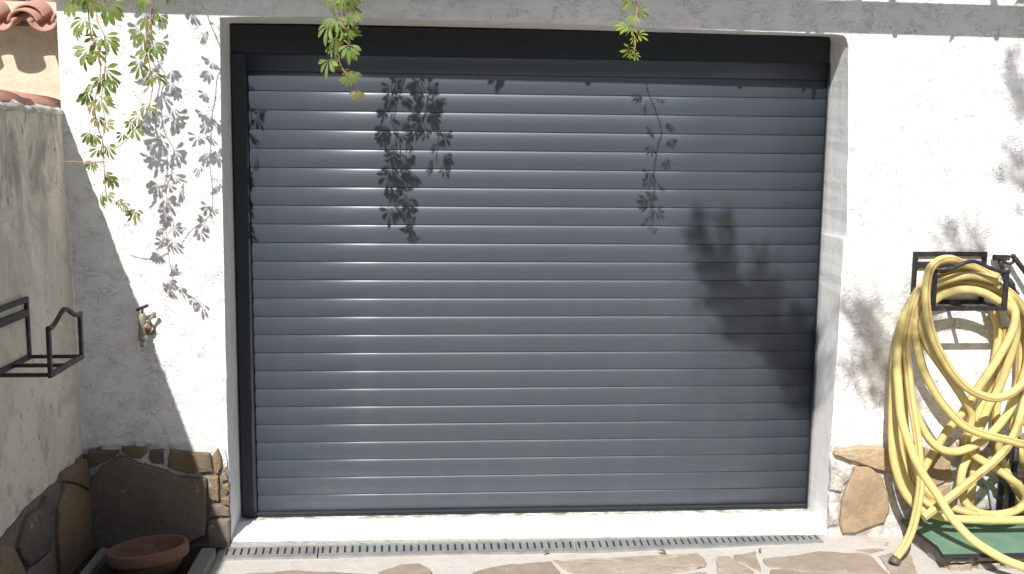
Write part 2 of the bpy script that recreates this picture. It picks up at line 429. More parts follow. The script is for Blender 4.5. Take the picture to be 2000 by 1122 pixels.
# smooth plaster patch at the right top arris
bm = bmesh.new()
ring = [at(x, y, 1, -.0015) for x, y in ((1660,96),(1668,78),(1700,70),(1745,72),(1752,110),(1735,170),(1700,200),(1690,226),(1664,240),(1660,200))]
slab(bm, [p+Vector((0, .003, 0)) for p in ring], ring); fix(bm); obj('plaster_patch', bm, M['reveal'], house)
# sill: falls from the shutter to a ragged lip
bm = bmesh.new()
n = 260; lip = []
for i in range(n+1):
    x = -.012+(W+.022)*i/n; t = i/n
    lip.append((x, -.004-.006*abs(noise.noise(Vector((x*9, 0, 0))))-.004*abs(noise.noise(Vector((x*40, 3, 0)))), -.021-.014*t))
cols = []
for x, y, z in lip:
    zs = -.004
    cols.append([bm.verts.new(q) for q in ((x, D+.03, zs+.002), (x, D-.02, zs), (x, .10, -.006-.004*random.random()*0), (x, .03, z+.006), (x, y+.006, z-.001), (x, y, z-.008), (x, y-.003+.008*noise.noise(Vector((x*25, 2, 7))), z-.013+.006*noise.noise(Vector((x*30, 0, 7)))), (x, y-.020+.010*noise.noise(Vector((x*18, 5, 7))), z-.019+.006*noise.noise(Vector((x*35, 9, 7)))), (x, y-.036, -.062))])
for a, b in zip(cols, cols[1:]):
    for j in range(8):
        f = bm.faces.new((a[j], a[j+1], b[j+1], b[j])); f.smooth = j < 5; f.material_index = 1 if j >= 5 else 0
fix(bm); obj('sill', bm, [M['sill'], M['lipmortar']], house)
# stone plinth either side of the opening
z1 = conv
o1 = (160, 860, 4.283)
PL = [([(130,260),(170,210),(270,150),(340,120),(390,140),(480,180),(600,210),(720,240),(800,290),(900,305),(1050,310),(1052,500),(1045,780),(940,840),(880,860),(100,900),(95,700),(60,400),(90,300)], 0),
      ([(340,45),(540,50),(550,100),(500,150),(440,150),(370,115),(345,95)], 1), ([(60,75),(330,80),(280,130),(180,180),(70,230),(45,160)], 0),
      ([(745,75),(960,95),(1080,100),(1110,250),(1010,262),(880,265),(800,240),(725,215),(730,150)], 1), ([(1120,90),(1145,60),(1175,130),(1180,220),(1150,275),(1115,260),(1092,130)], 1),
      ([(1070,290),(1150,285),(1155,370),(1160,500),(1100,500),(1068,480)], 1), ([(1165,290),(1205,255),(1230,320),(1180,350)], 1),
      ([(1180,360),(1238,350),(1240,420),(1205,450),(1190,390)], 1), ([(1070,530),(1180,520),(1240,560),(1242,625),(1064,630)], 0), ([(1175,470),(1240,460),(1242,540),(1190,510)], 1),
      ([(1080,650),(1244,640),(1250,800),(1240,900),(1070,900),(1060,760)], 0), ([(570,70),(690,70),(690,190),(600,195),(560,150)], 0)]
PL = [(conv(p, *o1), mi) for p, mi in PL]
bm = bmesh.new()     # mortar bed of the plinth
def bed(pts, th):
    ring = resample([at(x, y, 1, 0) for x, y in pts], .02)
    f_ = [Vector((p.x+wob(p, .008, 30), -th-abs(wob(p, .004, 20)), p.z+wob(p+Vector((3,0,0)), .010, 30))) for p in ring]
    slab(bm, [Vector((p.x, .0, p.z)) for p in f_], f_)
bed([(150,880),(200,870),(260,863),(330,868),(380,866),(425,868),(440,880),(448,960),(450,1085),(150,1085)], .009)
fix(bm); bmesh.ops.triangulate(bm, faces=[f for f in bm.faces if len(f.verts) > 4])
cl = obj('stone_plinth', bm, M['plinthmortar'], house)
tag(cl, 'brown stone cladding left of the garage opening')
rocks('cladding_stones', PL, 1, -.004, (0, -1, 0), [M['stonedark'], M['stoneedge']], cl, .020)
o2 = (1560, 780, 3.282)
PR = [([(225,318),(390,292),(580,302),(600,460),(480,440),(400,410),(240,352),(210,340)], 0),
      ([(345,425),(440,415),(520,490),(560,590),(570,700),(540,780),(450,810),(350,850),(270,850),(250,800),(265,640),(290,560),(335,460)], 0),
      ([(195,375),(328,428),(325,500),(285,540),(262,585),(190,575)], 2), ([(188,600),(240,605),(258,640),(240,800),(180,812)], 2),
      ([(790,300),(870,330),(960,400),(970,500),(860,560),(790,470)], 0), ([(700,560),(840,575),(960,540),(950,680),(820,690),(690,640)], 0),
      ([(1000,270),(1120,285),(1260,400),(1180,420),(1010,370)], 0), ([(1010,520),(1180,470),(1300,560),(1260,700),(1030,700)], 2),
      ([(1320,300),(1500,290),(1700,340),(1680,480),(1380,460)], 2), ([(1340,500),(1600,500),(1650,760),(1340,720)], 0), ([(640,290),(760,285),(770,380),(720,520),(620,500)], 0)]
PR = [(conv(p, *o2), mi) for p, mi in PR]
for i in range(13):
    for j in range(2):
        x_, y_ = 2120+i*88+j*30, 860-i*3+j*105
        PR.append(([(x_+random.uniform(-6, 6)+40*math.cos(a), y_+48+44*math.sin(a)*random.uniform(.85, 1.08)) for a in (.2, .9, 1.9, 2.6, 3.5, 4.3, 5.2)], (i+j) % 3 and 0))
bm = bmesh.new()
bed([(1623,872),(1680,868),(1740,864),(1850,858),(1960,852),(2080,850),(2200,846),(3300,800),(3300,1110),(1616,1090)], .008)
fix(bm); bmesh.ops.triangulate(bm, faces=[f for f in bm.faces if len(f.verts) > 4])
cr = obj('stone_plinth', bm, M['whitemortar'], house); tag(cr, 'pale ochre stone cladding behind the yellow hose')
rocks('cladding_stones', PR, 1, -.003, (0, -1, 0), [M['stone'], M['stonedark'], M['whitemortar']], cr, .022, True)

# ------------------------------------------------------------------ roller shutter (a part of the house)
PITCH_S, ZL = .0771, .0928
TOPS = 1.935
bm = bmesh.new()
prof = []   # t along the slat from top to bottom, y offset toward the street
yv = 0.; N_ = 26
for i in range(N_+1):
    t = i/N_
    prof.append((t, yv))
    ang = 26 if t < .075 else (13-26*((t-.075)/.925)**.8)
    yv += math.tan(R_(ang))*PITCH_S/N_
xs = [.030, .6, 1.2, 1.8, W-.004]
zt = ZL+PITCH_S*24
while zt > .03:
    h_ = PITCH_S if zt > ZL+.01 else ZL-.022
    rows = []
    sag = lambda x: 0
    for t, yo in prof:
        z = zt-t*h_*.99
        if z > TOPS+.01: pass
        rows.append([bm.verts.new((x, D+.008-yo-.002, z)) for x in xs])
    rows.append([bm.verts.new((x, D+.008, zt-h_*.995)) for x in xs])
    for a, b in zip(rows, rows[1:]):
        for i in range(len(xs)-1):
            f = bm.faces.new((a[i], b[i], b[i+1], a[i+1])); f.smooth = True
    zt -= PITCH_S
shutter = obj('garage_door', bm, M['slat'], house)
sm = shutter.modifiers.new('thickness', 'SOLIDIFY'); sm.thickness = .004; sm.offset = -1
bm = bmesh.new(); box(bm, (0.001, D-.004, TOPS), (W-.001, D+.1, H-.001))
bmesh.ops.bevel(bm, geom=[e for e in bm.edges], offset=.003, segments=2, affect='EDGES'); obj('shutter_box', bm, M['rail'], shutter)
for x0, x1 in ((.001, .060), (W-.006, W-.001)):
    bm = bmesh.new(); box(bm, (x0, D-.014, .002), (x1, D+.05, TOPS-.001))
    if x1-x0 > .02: bmesh.ops.bevel(bm, geom=[e for e in bm.edges], offset=.003, segments=2, affect='EDGES')
    obj('guide_rail', bm, M['rail'], shutter)
bm = bmesh.new(); box(bm, (.062, D-.008, .011), (W-.008, D+.012, .022)); box(bm, (.062, D-.004, .001), (W-.008, D+.012, .0085)); obj('bottom_seal', bm, M['rail'], shutter)

# ------------------------------------------------------------------ drain grates
def grate(name, pa, pb, qa, qb, nsl, label, skew=0.):
    """pa,pb back edge left/right pixel; qa,qb front edge"""
    zt = GZ+.010
    A, B_, Q, T_ = [at(*p, 2, zt) for p in (pa, pb, qa, qb)]
    root = thing(name, (A+Q)/2-Vector((0, 0, .012)), label, 'drain grate', 'slotted steel drain grates in front of the garage')
    bm = bmesh.new(); up = Vector((0, 0, .0))
    def P_(u, v, dz=0): return (A*(1-u)+B_*u)*(1-v)+(Q*(1-u)+T_*u)*v+Vector((0, 0, dz))
    def quadbox(u0, u1, v0, v1, th=.004, sk=0):
        lo = [P_(u0, v0, -th), P_(u1, v0, -th), P_(u1+sk, v1, -th), P_(u0+sk, v1, -th)]
        hi = [p+Vector((0, 0, th)) for p in lo]; slab(bm, lo, hi)
    quadbox(0, 1, 0, .24); quadbox(0, 1, .80, 1)
    e = .35/nsl
    for i in range(nsl+1):
        u = i/nsl
        quadbox(max(0, u-e), min(1, u+e), .24, .80)
    lo = [P_(0, 1, -.03), P_(1, 1, -.03), P_(1, 1.0, 0), P_(0, 1.0, 0)]
    fr = [p+Vector((0, -.004, 0)) for p in lo]; slab(bm, lo, fr)
    fix(bm); obj('grating', bm, M['zinc'], root)
    bm = bmesh.new(); slab(bm, [P_(0, .02, -.05), P_(1, .02, -.05), P_(1, .98, -.05), P_(0, .98, -.05)], [P_(0, .02, -.0045), P_(1, .02, -.0045), P_(1, .98, -.0045), P_(0, .98, -.0045)])
    fix(bm); obj('channel', bm, M['dark'], root)
grate('drain_grate', (441,1065), (622,1061), (432,1090), (619,1086), 13, 'shortest slotted drain grate, at the left corner of the garage sill')
grate('drain_grate', (625,1061), (1118,1051), (622,1086), (1124,1075), 35, 'middle slotted drain grate in front of the garage sill')
grate('drain_grate', (1121,1051), (1592,1040), (1127,1076), (1608,1057), 36, 'slotted drain grate at the right end of the garage sill')

# ------------------------------------------------------------------ boundary wall on the left
bw = thing('boundary_wall', (-.72, -1.2, GZ), 'weathered cream side wall with clay coping tiles and stone foot', 'wall')
bm = bmesh.new()
yy = [-.002]+[-.1*i for i in range(1, 34)]
zz = [-.2, .1, .4, .7, 1.0, 1.3, 1.5, 1.62, 1.685]
def sx(y, z):  # face leans a touch
    return -.572-.032*min(max(z, 0), 1.7)/1.7+.006*noise.noise(Vector((0, y*3, z*3)))
g = [[bm.verts.new((sx(y, z), y, z)) for y in yy] for z in zz]
g2 = [[bm.verts.new((-.84, y, z)) for y in yy] for z in (zz[-1], -.2)]
allr = g+g2
for a, b in zip(allr, allr[1:]):
    for i in range(len(yy)-1): bm.faces.new((a[i], a[i+1], b[i+1], b[i]))
bm.faces.new([r[-1] for r in allr]); bm.faces.new([r[0] for r in allr][::-1])
fix(bm); obj('wall', bm, M['weathered'], bw)
# coping: overlapping half-round tiles along the wall, bedded in mortar
bm = bmesh.new()
def halfpipe(bm, a, b, r0, r1, zs=1., seg=12, th=.014, flip=1, mi=0):
    a, b = Vector(a), Vector(b); t = (b-a).normalized(); s = t.cross(Vector((0, 0, 1))).normalized(); u = s.cross(t)
    rr = []
    for p, r in ((a, r0), (b, r1)):
        for q in (r, r-th): rr.append([bm.verts.new(p+s*math.cos(math.pi*i/seg)*q+u*math.sin(math.pi*i/seg)*q*zs*flip) for i in range(seg+1)])
    o0, i0, o1_, i1 = rr
    for i in range(seg):
        for q in ((o0[i], o0[i+1], o1_[i+1], o1_[i]), (i0[i+1], i0[i], i1[i], i1[i+1]), (o0[i+1], o0[i], i0[i], i0[i+1]), (o1_[i], o1_[i+1], i1[i+1], i1[i])):
            f = bm.faces.new(q); f.smooth = True; f.material_index = mi
    for e in (0, -1):
        f = bm.faces.new((o0[e], o1_[e], i1[e], i0[e])); f.material_index = mi
for i in range(9):
    y0 = .12-.36*i
    halfpipe(bm, (-.735, y0, 1.690), (-.735, y0-.42, 1.700), .130, .118, .50)
fix(bm); obj('coping_tiles', bm, M['oldtile'], bw)
bm = bmesh.new()
n_ = 260; cols = []
for i in range(n_+1):
    y = -.003-3.3*i/n_; q = Vector((0, y*11, 0)); a = noise.noise(q); b_ = noise.noise(q*2.7+Vector((3, 0, 0)))
    cols.append([bm.verts.new(p) for p in ((-.66, y, 1.722), (-.622+.006*a, y, 1.712+.008*a), (-.598+.007*b_, y, 1.697+.008*a), (-.594+.006*b_, y, 1.680+.010*a+.008*b_), (-.63, y, 1.672))])
for a, b_ in zip(cols, cols[1:]):
    for j in range(4): bm.faces.new((a[j], a[j+1], b_[j+1], b_[j]))
fix(bm)
obj('coping_mortar', bm, M['whitemortar'], bw, smooth=True)
o3 = (0, 860, 4.283)
SL = [([(500,360),(600,375),(700,420),(735,520),(762,700),(768,800),(735,930),(690,1000),(600,1150),(480,1260),(450,900),(440,700),(445,560),(490,440)], 1),
      ([(345,460),(400,480),(405,620),(400,840),(370,920),(290,1000),(200,1060),(130,980),(110,900),(130,800),(165,700),(200,620),(300,560)], 0),
      ([(-60,860),(60,900),(110,1000),(160,1122),(100,1300),(-100,1300)], 1), ([(640,150),(685,160),(705,230),(722,420),(700,410),(620,370),(540,350),(480,340),(500,270),(560,230),(630,190)], 1),
      ([(370,930),(400,980),(430,1150),(430,1300),(120,1300),(170,1122),(200,1070),(290,1010)], 0), ([(560,1200),(640,1100),(700,1030),(740,980),(745,1100),(700,1300),(560,1320)], 0)]
SL = [(conv(p, *o3), mi) for p, mi in SL]
bm = bmesh.new()
ring = resample([at(x, y, 0, -.585) for x, y in ((172,1060),(167,880),(120,925),(60,975),(0,1040),(-60,1100),(-300,1330),(120,1330))], .03)
fr = [Vector((-.572+abs(wob(p, .006, 14)), p.y, p.z+wob(p, .02, 14))) for p in ring]
slab(bm, [Vector((-.60, p.y, p.z)) for p in fr], fr); fix(bm); bmesh.ops.triangulate(bm, faces=[f for f in bm.faces if len(f.verts) > 4])
sc_ = obj('stone_foot', bm, M['mortar'], bw)
rocks('cladding_stones', SL, 0, -.576, (1, 0, 0), [M['stonedark'], M['stoneedge']], sc_, .024)

# ------------------------------------------------------------------ neighbour's house behind the wall
NY_ = 1.6
nh = thing('neighbour_house', (-3.2, NY_+.5, GZ), 'cream rendered house with a pink clay tile eave beyond the side wall', 'house')
bm = bmesh.new(); box(bm, (-6, NY_, -.2), (-.3, NY_+.35, 2.30)); obj('wall', bm, M['cream'], nh)
bm = bmesh.new()
def tz(py, Y): return at(60, py, 1, Y).z
EY = NY_-.20; ez = tz(56, EY)
dirv = Vector((0, 1, .30)).normalized()
pitch_t = .215
xc = at(42, 50, 1, EY).x
for i in range(-9, 3):
    x = xc+i*pitch_t
    for r in range(5):
        a = Vector((x, EY+.02, ez+.02))+dirv*(r*.33); b = a+dirv*.42
        halfpipe(bm, a+Vector((0, 0, .015*r*0+.012)), b, .078, .066, .85)
        a2 = Vector((x+pitch_t/2, EY-.01, ez+.045))+dirv*(r*.33); b2 = a2+dirv*.42
        halfpipe(bm, a2, b2+Vector((0, 0, .012)), .076, .066, .85, flip=-1)
        # second course riding on top
        if r == 0:
            halfpipe(bm, Vector((x+.01, EY+.07, ez+.06)), Vector((x+.01, EY+.07, ez+.06))+dirv*.4, .084, .07, .85)
fix(bm); obj('roof_tiles', bm, M['tile'], nh)
bm = bmesh.new(); slab(bm, [Vector((-6, EY+.19, ez+.03)), Vector((-.3, EY+.19, ez+.03)), Vector((-.3, EY+1.7, ez+.48)), Vector((-6, EY+1.7, ez+.48))],
     [Vector((-6, EY+.19, ez+.05)), Vector((-.3, EY+.19, ez+.05)), Vector((-.3, EY+1.7, ez+.50)), Vector((-6, EY+1.7, ez+.50))]); fix(bm); obj('roof_deck', bm, M['mortar'], nh)

# ------------------------------------------------------------------ iron hose brackets (twins)
BW_, BH, BD = .295, .200, .184
def bracket(loc, rz, label, mirror=1):
    root = thing('hose_bracket', loc, label, 'bracket', 'black iron hose brackets'); root.rotation_euler[2] = rz
    # local: x along the wall, -y away from it, z up from the shelf
    def part(name, bm): 
        fix(bm); me = bpy.data.meshes.new(name); bm.to_mesh(me); bm.free(); me.materials.append(M['iron'])
        o = bpy.data.objects.new(name, me); C.objects.link(o); o.parent = root
    w2 = BW_/2; t = .018
    bm = bmesh.new()
    bar(bm, (-w2, -.008, -t/2), (-w2, -.008, BH+t/2), t, .010, (0, 1, 0)); bar(bm, (w2, -.008, -t/2), (w2, -.008, BH+t/2), t, .010, (0, 1, 0))
    for z_ in (BH, BH-.045, 0): bar(bm, (-w2+t/2, -.0085, z_), (w2-t/2, -.0085, z_), .010, t if z_ != BH-.045 else .026)
    part('back_frame', bm)
    for x in (-w2, .0, w2):
        bm = bmesh.new(); bar(bm, (x, -.014, 0), (x, -BD+.006, 0), t*.8, .011); part('shelf_arm', bm)
    bm = bmesh.new()
    for x in (-w2, w2): bar(bm, (x, -BD, -t/2), (x, -BD, .152), t, .011, (0, 1, 0))
    bar(bm, (-w2+t/2, -BD-.0005, 0), (w2-t/2, -BD-.0005, 0), .011, t)
    ar = smooth_path([(-w2-.006, -BD-.001, .150), (-w2+.03, -BD-.001, .150), (-w2+.075, -BD-.001, .164), (-.02, -BD-.001, .186), (.02, -BD-.001, .186), (w2-.075, -BD-.001, .164), (w2-.03, -BD-.001, .150), (w2+.006, -BD-.001, .150)], 5)
    tube(bm, ar, .0085, 6)
    part('front_frame', bm)
    return root
p0 = at(1826, 603, 1, -BD); zb = p0.z
bracket((at(1785, 497, 1, 0).x+BW_/2+.003, 0, zb), 0, 'black iron bracket on the white wall carrying the yellow hose')
lb = at(50, 697, 0, -.597)
bracket((-.592, lb.y-BW_/2, lb.z), R_(90), 'empty black iron bracket on the weathered side wall')

# ------------------------------------------------------------------ iron fitting beside the bracket
hk = thing('wall_hook', at(1957, 535, 1, 0), 'dark iron fitting with a ball-ended lever right of the hose bracket', 'hook')
Pk = lambda x, y, Y=-.03: at(x, y, 1, Y)
bm = bmesh.new(); bar(bm, Pk(1940, 503), Pk(1971, 504), .022, .022); bmesh.ops.bevel(bm, geom=list(bm.edges), offset=.003, segments=2, affect='EDGES'); obj('head', bm, M['iron'], hk)
bm = bmesh.new(); tube(bm, [Pk(1953, 508, -.028), Pk(1957, 522, -.02), Pk(1962, 538, -.012)], .009, 8)
tube(bm, smooth_path([Pk(1960, 536, -.012), Pk(1970, 548, -.02), Pk(1979, 562, -.03), Pk(1986, 573, -.035)], 4), [.010]*4+[.0145]*4+[.010, .008, .0065, .006, .006], 8)
mt_ = Matrix.Translation(Pk(1987, 574, -.035)); bmesh.ops.create_uvsphere(bm, u_segments=12, v_segments=8, radius=.0085, matrix=mt_)
fix(bm); obj('handle', bm, M['iron'], hk)
bm = bmesh.new(); tube(bm, smooth_path([Pk(1958, 511), Pk(1966, 514, -.036), Pk(1975, 515, -.042), Pk(1980, 509, -.046), Pk(1979, 501, -.048)], 5), .006, 8)
bmesh.ops.create_uvsphere(bm, u_segments=12, v_segments=8, radius=.011, matrix=Matrix.Translation(Pk(1979, 501, -.048)))
tube(bm, smooth_path([Pk(1981, 504, -.048), Pk(1990, 515, -.055), Pk(2002, 531, -.06), Pk(2016, 552, -.065)], 4), .011, 8)
fix(bm); obj('lever', bm, M['iron'], hk)

# ------------------------------------------------------------------ tap on the left of the opening
tp = thing('garden_tap', at(290, 640, 1, 0), 'small brass tap with a T handle on the wall left of the garage', 'tap')
T = lambda x, y, Y: at(x, y, 1, Y*.5-.006)
bm = bmesh.new(); tube(bm, [T(293, 645, 0), T(293, 645, -.008)], .021, 16); tube(bm, [T(293, 645, -.008), T(291, 641, -.03), T(281, 634, -.085)], [.012, .011, .013], 12)
tube(bm, [T(292, 643, -.018), T(291, 642, -.032)], .017, 6)
fix(bm); obj('tap_body', bm, M['copper'], tp)
bm = bmesh.new(); tube(bm, [T(277, 662, -.075), T(277, 651, -.075), T(277.5, 640, -.075), T(278, 628, -.075), T(278, 617, -.075), T(278, 612, -.075)], [.014, .0145, .013, .0165, .014, .009], 12); fix(bm); obj('bonnet', bm, M['brass'], tp)
bm = bmesh.new(); tube(bm, [T(278, 656, -.076), T(279, 664, -.078)], .019, 12); tube(bm, [T(279, 664, -.078), T(280, 678, -.080)], [.0125, .0115], 12); fix(bm); obj('spout', bm, M['zinc'], tp)
bm = bmesh.new(); tube(bm, [T(278, 613, -.075), T(278, 603, -.075)], .005, 8); tube(bm, [T(267, 606, -.07), T(278, 601, -.075), T(289, 597, -.08)], [.006, .0065, .006], 8); fix(bm); obj('tap_handle', bm, M['iron'], tp)
bm = bmesh.new(); tube(bm, [T(290, 634, -.05), T(294, 622, -.05), T(301, 614, -.052)], [.006, .005, .006], 8); bmesh.ops.create_uvsphere(bm, u_segments=12, v_segments=8, radius=.008, matrix=Matrix.Translation(T(301, 613, -.052))); fix(bm); obj('side_lever', bm, M['brass'], tp)

# ------------------------------------------------------------------ ledge, board, pipes at the right
BZ = .030
ledge = thing('stone_ledge', at(1850, 1040, 2, GZ), 'low rubble stone ledge under the green board', 'ledge')
q = [at(1742, 996, 2, BZ-.012), at(1848, 1080, 2, BZ-.012)]
xl0, xl1, yf = q[0].x+.01, q[1].x+.0, q[1].y+.012
bm = bmesh.new(); lo = []; hi = []
for p in resample([Vector((xl0, -.0, GZ)), Vector((xl1, yf, GZ)), Vector((4.6, yf+.0, GZ)), Vector((4.6, 0, GZ))], .04):
    j = Vector((wob(p, .012, 12), wob(p+Vector((4, 0, 0)), .012, 12), 0))
    lo.append(p+j*1.6+Vector((0, 0, -.05))); hi.append(Vector((p.x, p.y, BZ-.020))+j*.7)
slab(bm, lo, hi); fix(bm); bmesh.ops.triangulate(bm, faces=[f for f in bm.faces if len(f.verts) > 4]); obj('mortar_bed', bm, M['concrete'], ledge)
bm = bmesh.new(); lay = bm.loops.layers.float.new('tone')
x = xl1+.0
while x < 4.4:
    wd = random.uniform(.09, .2); 
    for z0, z1_ in ((GZ-.01, GZ+.028), (GZ+.033, BZ-.024)):
        rr = random.uniform(0, .05)
        ring = [Vector((x+rr*.3, yf-.002, z0)), Vector((x+wd-.008, yf-.002, z0+random.uniform(0, .004))), Vector((x+wd-.012, yf-.002, z1_)), Vector((x+rr*.3+.004, yf-.002, z1_-random.uniform(0, .006)))]
        rock(bm, ring, (0, -1, 0), random.uniform(.012, .03), random.random()*.9, lay, jit=.004)
    x += wd
fix(bm); obj('face_stones', bm, M['flag'], ledge)
b0_ = [at(1733, 992, 2, BZ), at(1831, 1067, 2, BZ), at(1842, 1083, 2, BZ)]
ring = [b0_[0]+Vector((0, .0, 0)), b0_[1], b0_[2], Vector((3.3, b0_[2].y-.0, BZ)), Vector((4.3, b0_[2].y, BZ)), Vector((4.3, -.035, BZ)), Vector((2.9, -.035, BZ))]
ring = [Vector((p.x, min(p.y, -.035), p.z)) for p in ring]
bm = bmesh.new(); slab(bm, [p+Vector((0, 0, -.018)) for p in ring], ring, 0, 1); fix(bm)  # sides take the near-black colour, top and bottom the green
tag(obj('green_board', bm, [M['green'], M['board_rim']], loc=(3.3, -.2, BZ-.018)), 'flat green board with a dark edge lying on the stone ledge', 'board')
pp = thing('water_pipe', at(1950, 980, 1, -.03), 'thin grey pipe rising by the wall behind the yellow hose', 'pipe')
bm = bmesh.new(); tube(bm, smooth_path([Vector((at(1945, 985, 1, -.04).x, -.04, BZ)), at(1932, 955, 1, -.035), at(1921, 940, 1, -.03), at(1912, 930, 1, -.014)], 6), .008, 8); obj('bent_hose', bm, M['pvc'], pp)
bm = bmesh.new(); xx = at(1950, 960, 1, -.03).x; tube(bm, [Vector((xx, -.05, BZ)), Vector((xx, -.05, .30)), Vector((xx+.01, -.045, .36))], .011, 10)
tube(bm, [Vector((xx+.045, -.06, BZ)), Vector((xx+.045, -.06, .42))], .013, 10); fix(bm); obj('riser', bm, M['iron'], pp)
bm = bmesh.new(); tube(bm, [Vector((xx+.045, -.02, .40)), Vector((xx+.045, -.11, .405))], .014, 10); tube(bm, [Vector((xx+.045, -.08, .40)), Vector((xx+.045, -.08, .44))], .008, 8); bar(bm, Vector((xx+.02, -.08, .445)), Vector((xx+.07, -.08, .45)), .012); fix(bm); obj('valve', bm, M['brass'], pp)

# ------------------------------------------------------------------ the yellow hose
hose = thing('garden_hose', at(1880, 1010, 2, BZ), 'thick yellow hose hung in tangled loops on the iron bracket', 'hose')
HRAD = .0168
strands = [
 # hump loop hanging in front (lowest bottom of the upper loops)
 [(1955,562,-.12),(1920,532,-.10),(1885,517,-.13),(1860,507,-.17),(1836,509,-.20),(1818,524,-.215),(1810,552,-.225),(1809,590,-.235),(1815,630,-.24),(1830,678,-.24),(1858,724,-.235),(1893,760,-.23),(1935,778,-.225),(1972,770,-.215),(2003,742,-.21),(2022,700,-.18),(2018,650,-.15),(2000,605,-.13),(1975,575,-.12),(1955,562,-.12)],
 # arcs lying in the bracket and left group
 [(1953,590,-.155),(1924,574,-.16),(1891,567,-.16),(1859,571,-.155),(1830,583,-.15),(1806,612,-.16),(1801,640,-.18),(1811,672,-.19),(1832,706,-.19),(1858,742,-.185),(1883,780,-.17),(1896,810,-.15),(1892,840,-.14),(1888,860,-.13),(1901,887,-.12),(1926,905,-.13),(1959,926,-.14),(1990,951,-.16),(2003,972,-.18),(1996,990,-.21),(1974,1002,-.225),(1938,1006,-.22),(1907,999,-.19),(1883,978,-.16),(1875,951,-.14),(1880,918,-.12),(1896,884,-.09),(1912,840,-.08),(1928,800,-.08),(1950,760,-.09),(1972,700,-.11),(1985,650,-.13),(1982,615,-.14),(1968,598,-.15),(1953,590,-.155)],
 [(1958,566,-.10),(1924,553,-.10),(1876,546,-.10),(1832,556,-.10),(1800,585,-.12),(1790,625,-.15),(1790,665,-.18),(1800,712,-.20),(1822,760,-.20),(1850,800,-.205),(1884,832,-.21),(1920,848,-.215),(1959,858,-.21),(2000,869,-.20),(2040,872,-.18),(2080,820,-.15),(2070,720,-.12),(2030,640,-.10),(1990,590,-.10),(1958,566,-.10)],
 [(1955,577,-.06),(1924,563,-.06),(1880,557,-.065),(1835,566,-.065),(1800,575,-.07),(1776,610,-.09),(1766,655,-.12),(1766,705,-.14),(1775,755,-.15),(1789,805,-.16),(1805,845,-.165),(1824,868,-.17),(1845,880,-.17),(1870,882,-.165),(1897,873,-.16),(1924,855,-.155),(1950,831,-.15),(1974,797,-.14),(1996,750,-.12),(2008,700,-.10),(2003,650,-.08),(1985,607,-.07),(1955,577,-.06)],
 # long strand crossing in front and leaving along the ground
 [(1950,550,-.05),(1900,533,-.05),(1850,535,-.06),(1812,552,-.07),(1780,590,-.10),(1760,640,-.14),(1752,700,-.18),(1755,760,-.22),(1763,826,-.25),(1778,874,-.27),(1800,923,-.29),(1831,969,-.31),(1858,1011,-.345),(1895,1051,-.40),(1932,1076,-.45),(1974,1098,-.50),(2020,1114,-.55),(2080,1125,-.62)],
 # strand with the free end resting on the paving
 [(1948,541,-.08),(1905,527,-.08),(1855,529,-.08),(1815,545,-.09),(1790,580,-.12),(1776,630,-.15),(1771,680,-.17),(1775,730,-.19),(1780,780,-.21),(1786,820,-.23),(1793,865,-.25),(1797,908,-.27),(1798,951,-.285),(1792,993,-.30),(1780,1036,-.31),(1766,1068,-.32),(1751,1090,-.33)],
 # outer left strand that lies along the board
 [(1945,548,-.13),(1895,538,-.13),(1845,548,-.13),(1806,570,-.11),(1772,610,-.10),(1752,660,-.12),(1745,720,-.13),(1743,790,-.135),(1742,850,-.14),(1747,905,-.145),(1760,950,-.155),(1782,981,-.17),(1812,1000,-.20),(1850,1012,-.235),(1900,1016,-.25),(1960,1017,-.25),(2030,1016,-.25),(2110,1010,-.23)],
 [(1783,600,-.06),(1764,650,-.07),(1756,710,-.08),(1752,780,-.085),(1754,840,-.09),(1762,900,-.095),(1776,945,-.10),(1800,975,-.13),(1830,990,-.16),(1858,992,-.19),(1880,998,-.20),(1905,1005,-.20)],
 [(1788,590,-.05),(1774,640,-.055),(1768,700,-.06),(1764,760,-.065),(1766,820,-.07),(1772,880,-.08),(1786,930,-.10),(1812,962,-.13),(1838,985,-.15)],
 # cut ends on the diagonal
 [(1965,575,-.13),(1980,600,-.15),(1982,628,-.165),(1969,665,-.17),(1949,700,-.17),(1926,735,-.165),(1904,768,-.15),(1880,806,-.13),(1852,838,-.11),(1836,864,-.10),(1821,887,-.10),(1806,912,-.10),(1790,935,-.10)],
 [(1995,610,-.10),(2012,660,-.12),(2016,720,-.14),(2004,775,-.16),(1990,825,-.18),(1970,870,-.20),(1944,899,-.215),(1920,919,-.225),(1889,945,-.24),(1852,975,-.26),(1822,997,-.275),(1803,1011,-.285)],
 [(1968,640,-.07),(1958,700,-.07),(1950,750,-.065),(1946,800,-.06),(1946,845,-.06),(1953,887,-.06),(1965,920,-.07),(1984,955,-.09),(2010,985,-.12)],
 [(1940,600,-.06),(1950,650,-.05),(1945,700,-.05),(1930,760,-.05),(1915,800,-.05),(1905,850,-.055),(1905,900,-.06),(1900,940,-.07),(1893,985,-.08)],
 [(1970,600,-.05),(1990,660,-.05),(1990,740,-.05),(1975,800,-.05),(1985,860,-.05),(2005,920,-.06),(2020,980,-.08)],
]
bm = bmesh.new()
for i, s in enumerate(strands):
    P = smooth_path([at(x, y, 1, Y) for x, y, Y in s], 8)
    P = [Vector((p.x, p.y, max(p.z, (BZ+HRAD) if (p.y > yf-.0 and p.x > xl0-.02) else GZ+HRAD+.006))) for p in P]
    P = [p+Vector((wob(p+Vector((i, 0, 0)), .004, 7), 0, wob(p+Vector((0, i, 0)), .004, 7))) for p in P]
    tube(bm, P, HRAD, 18, stripe=(1, 4, 17, 3, 15, 2, 4, 16)[i % 8])
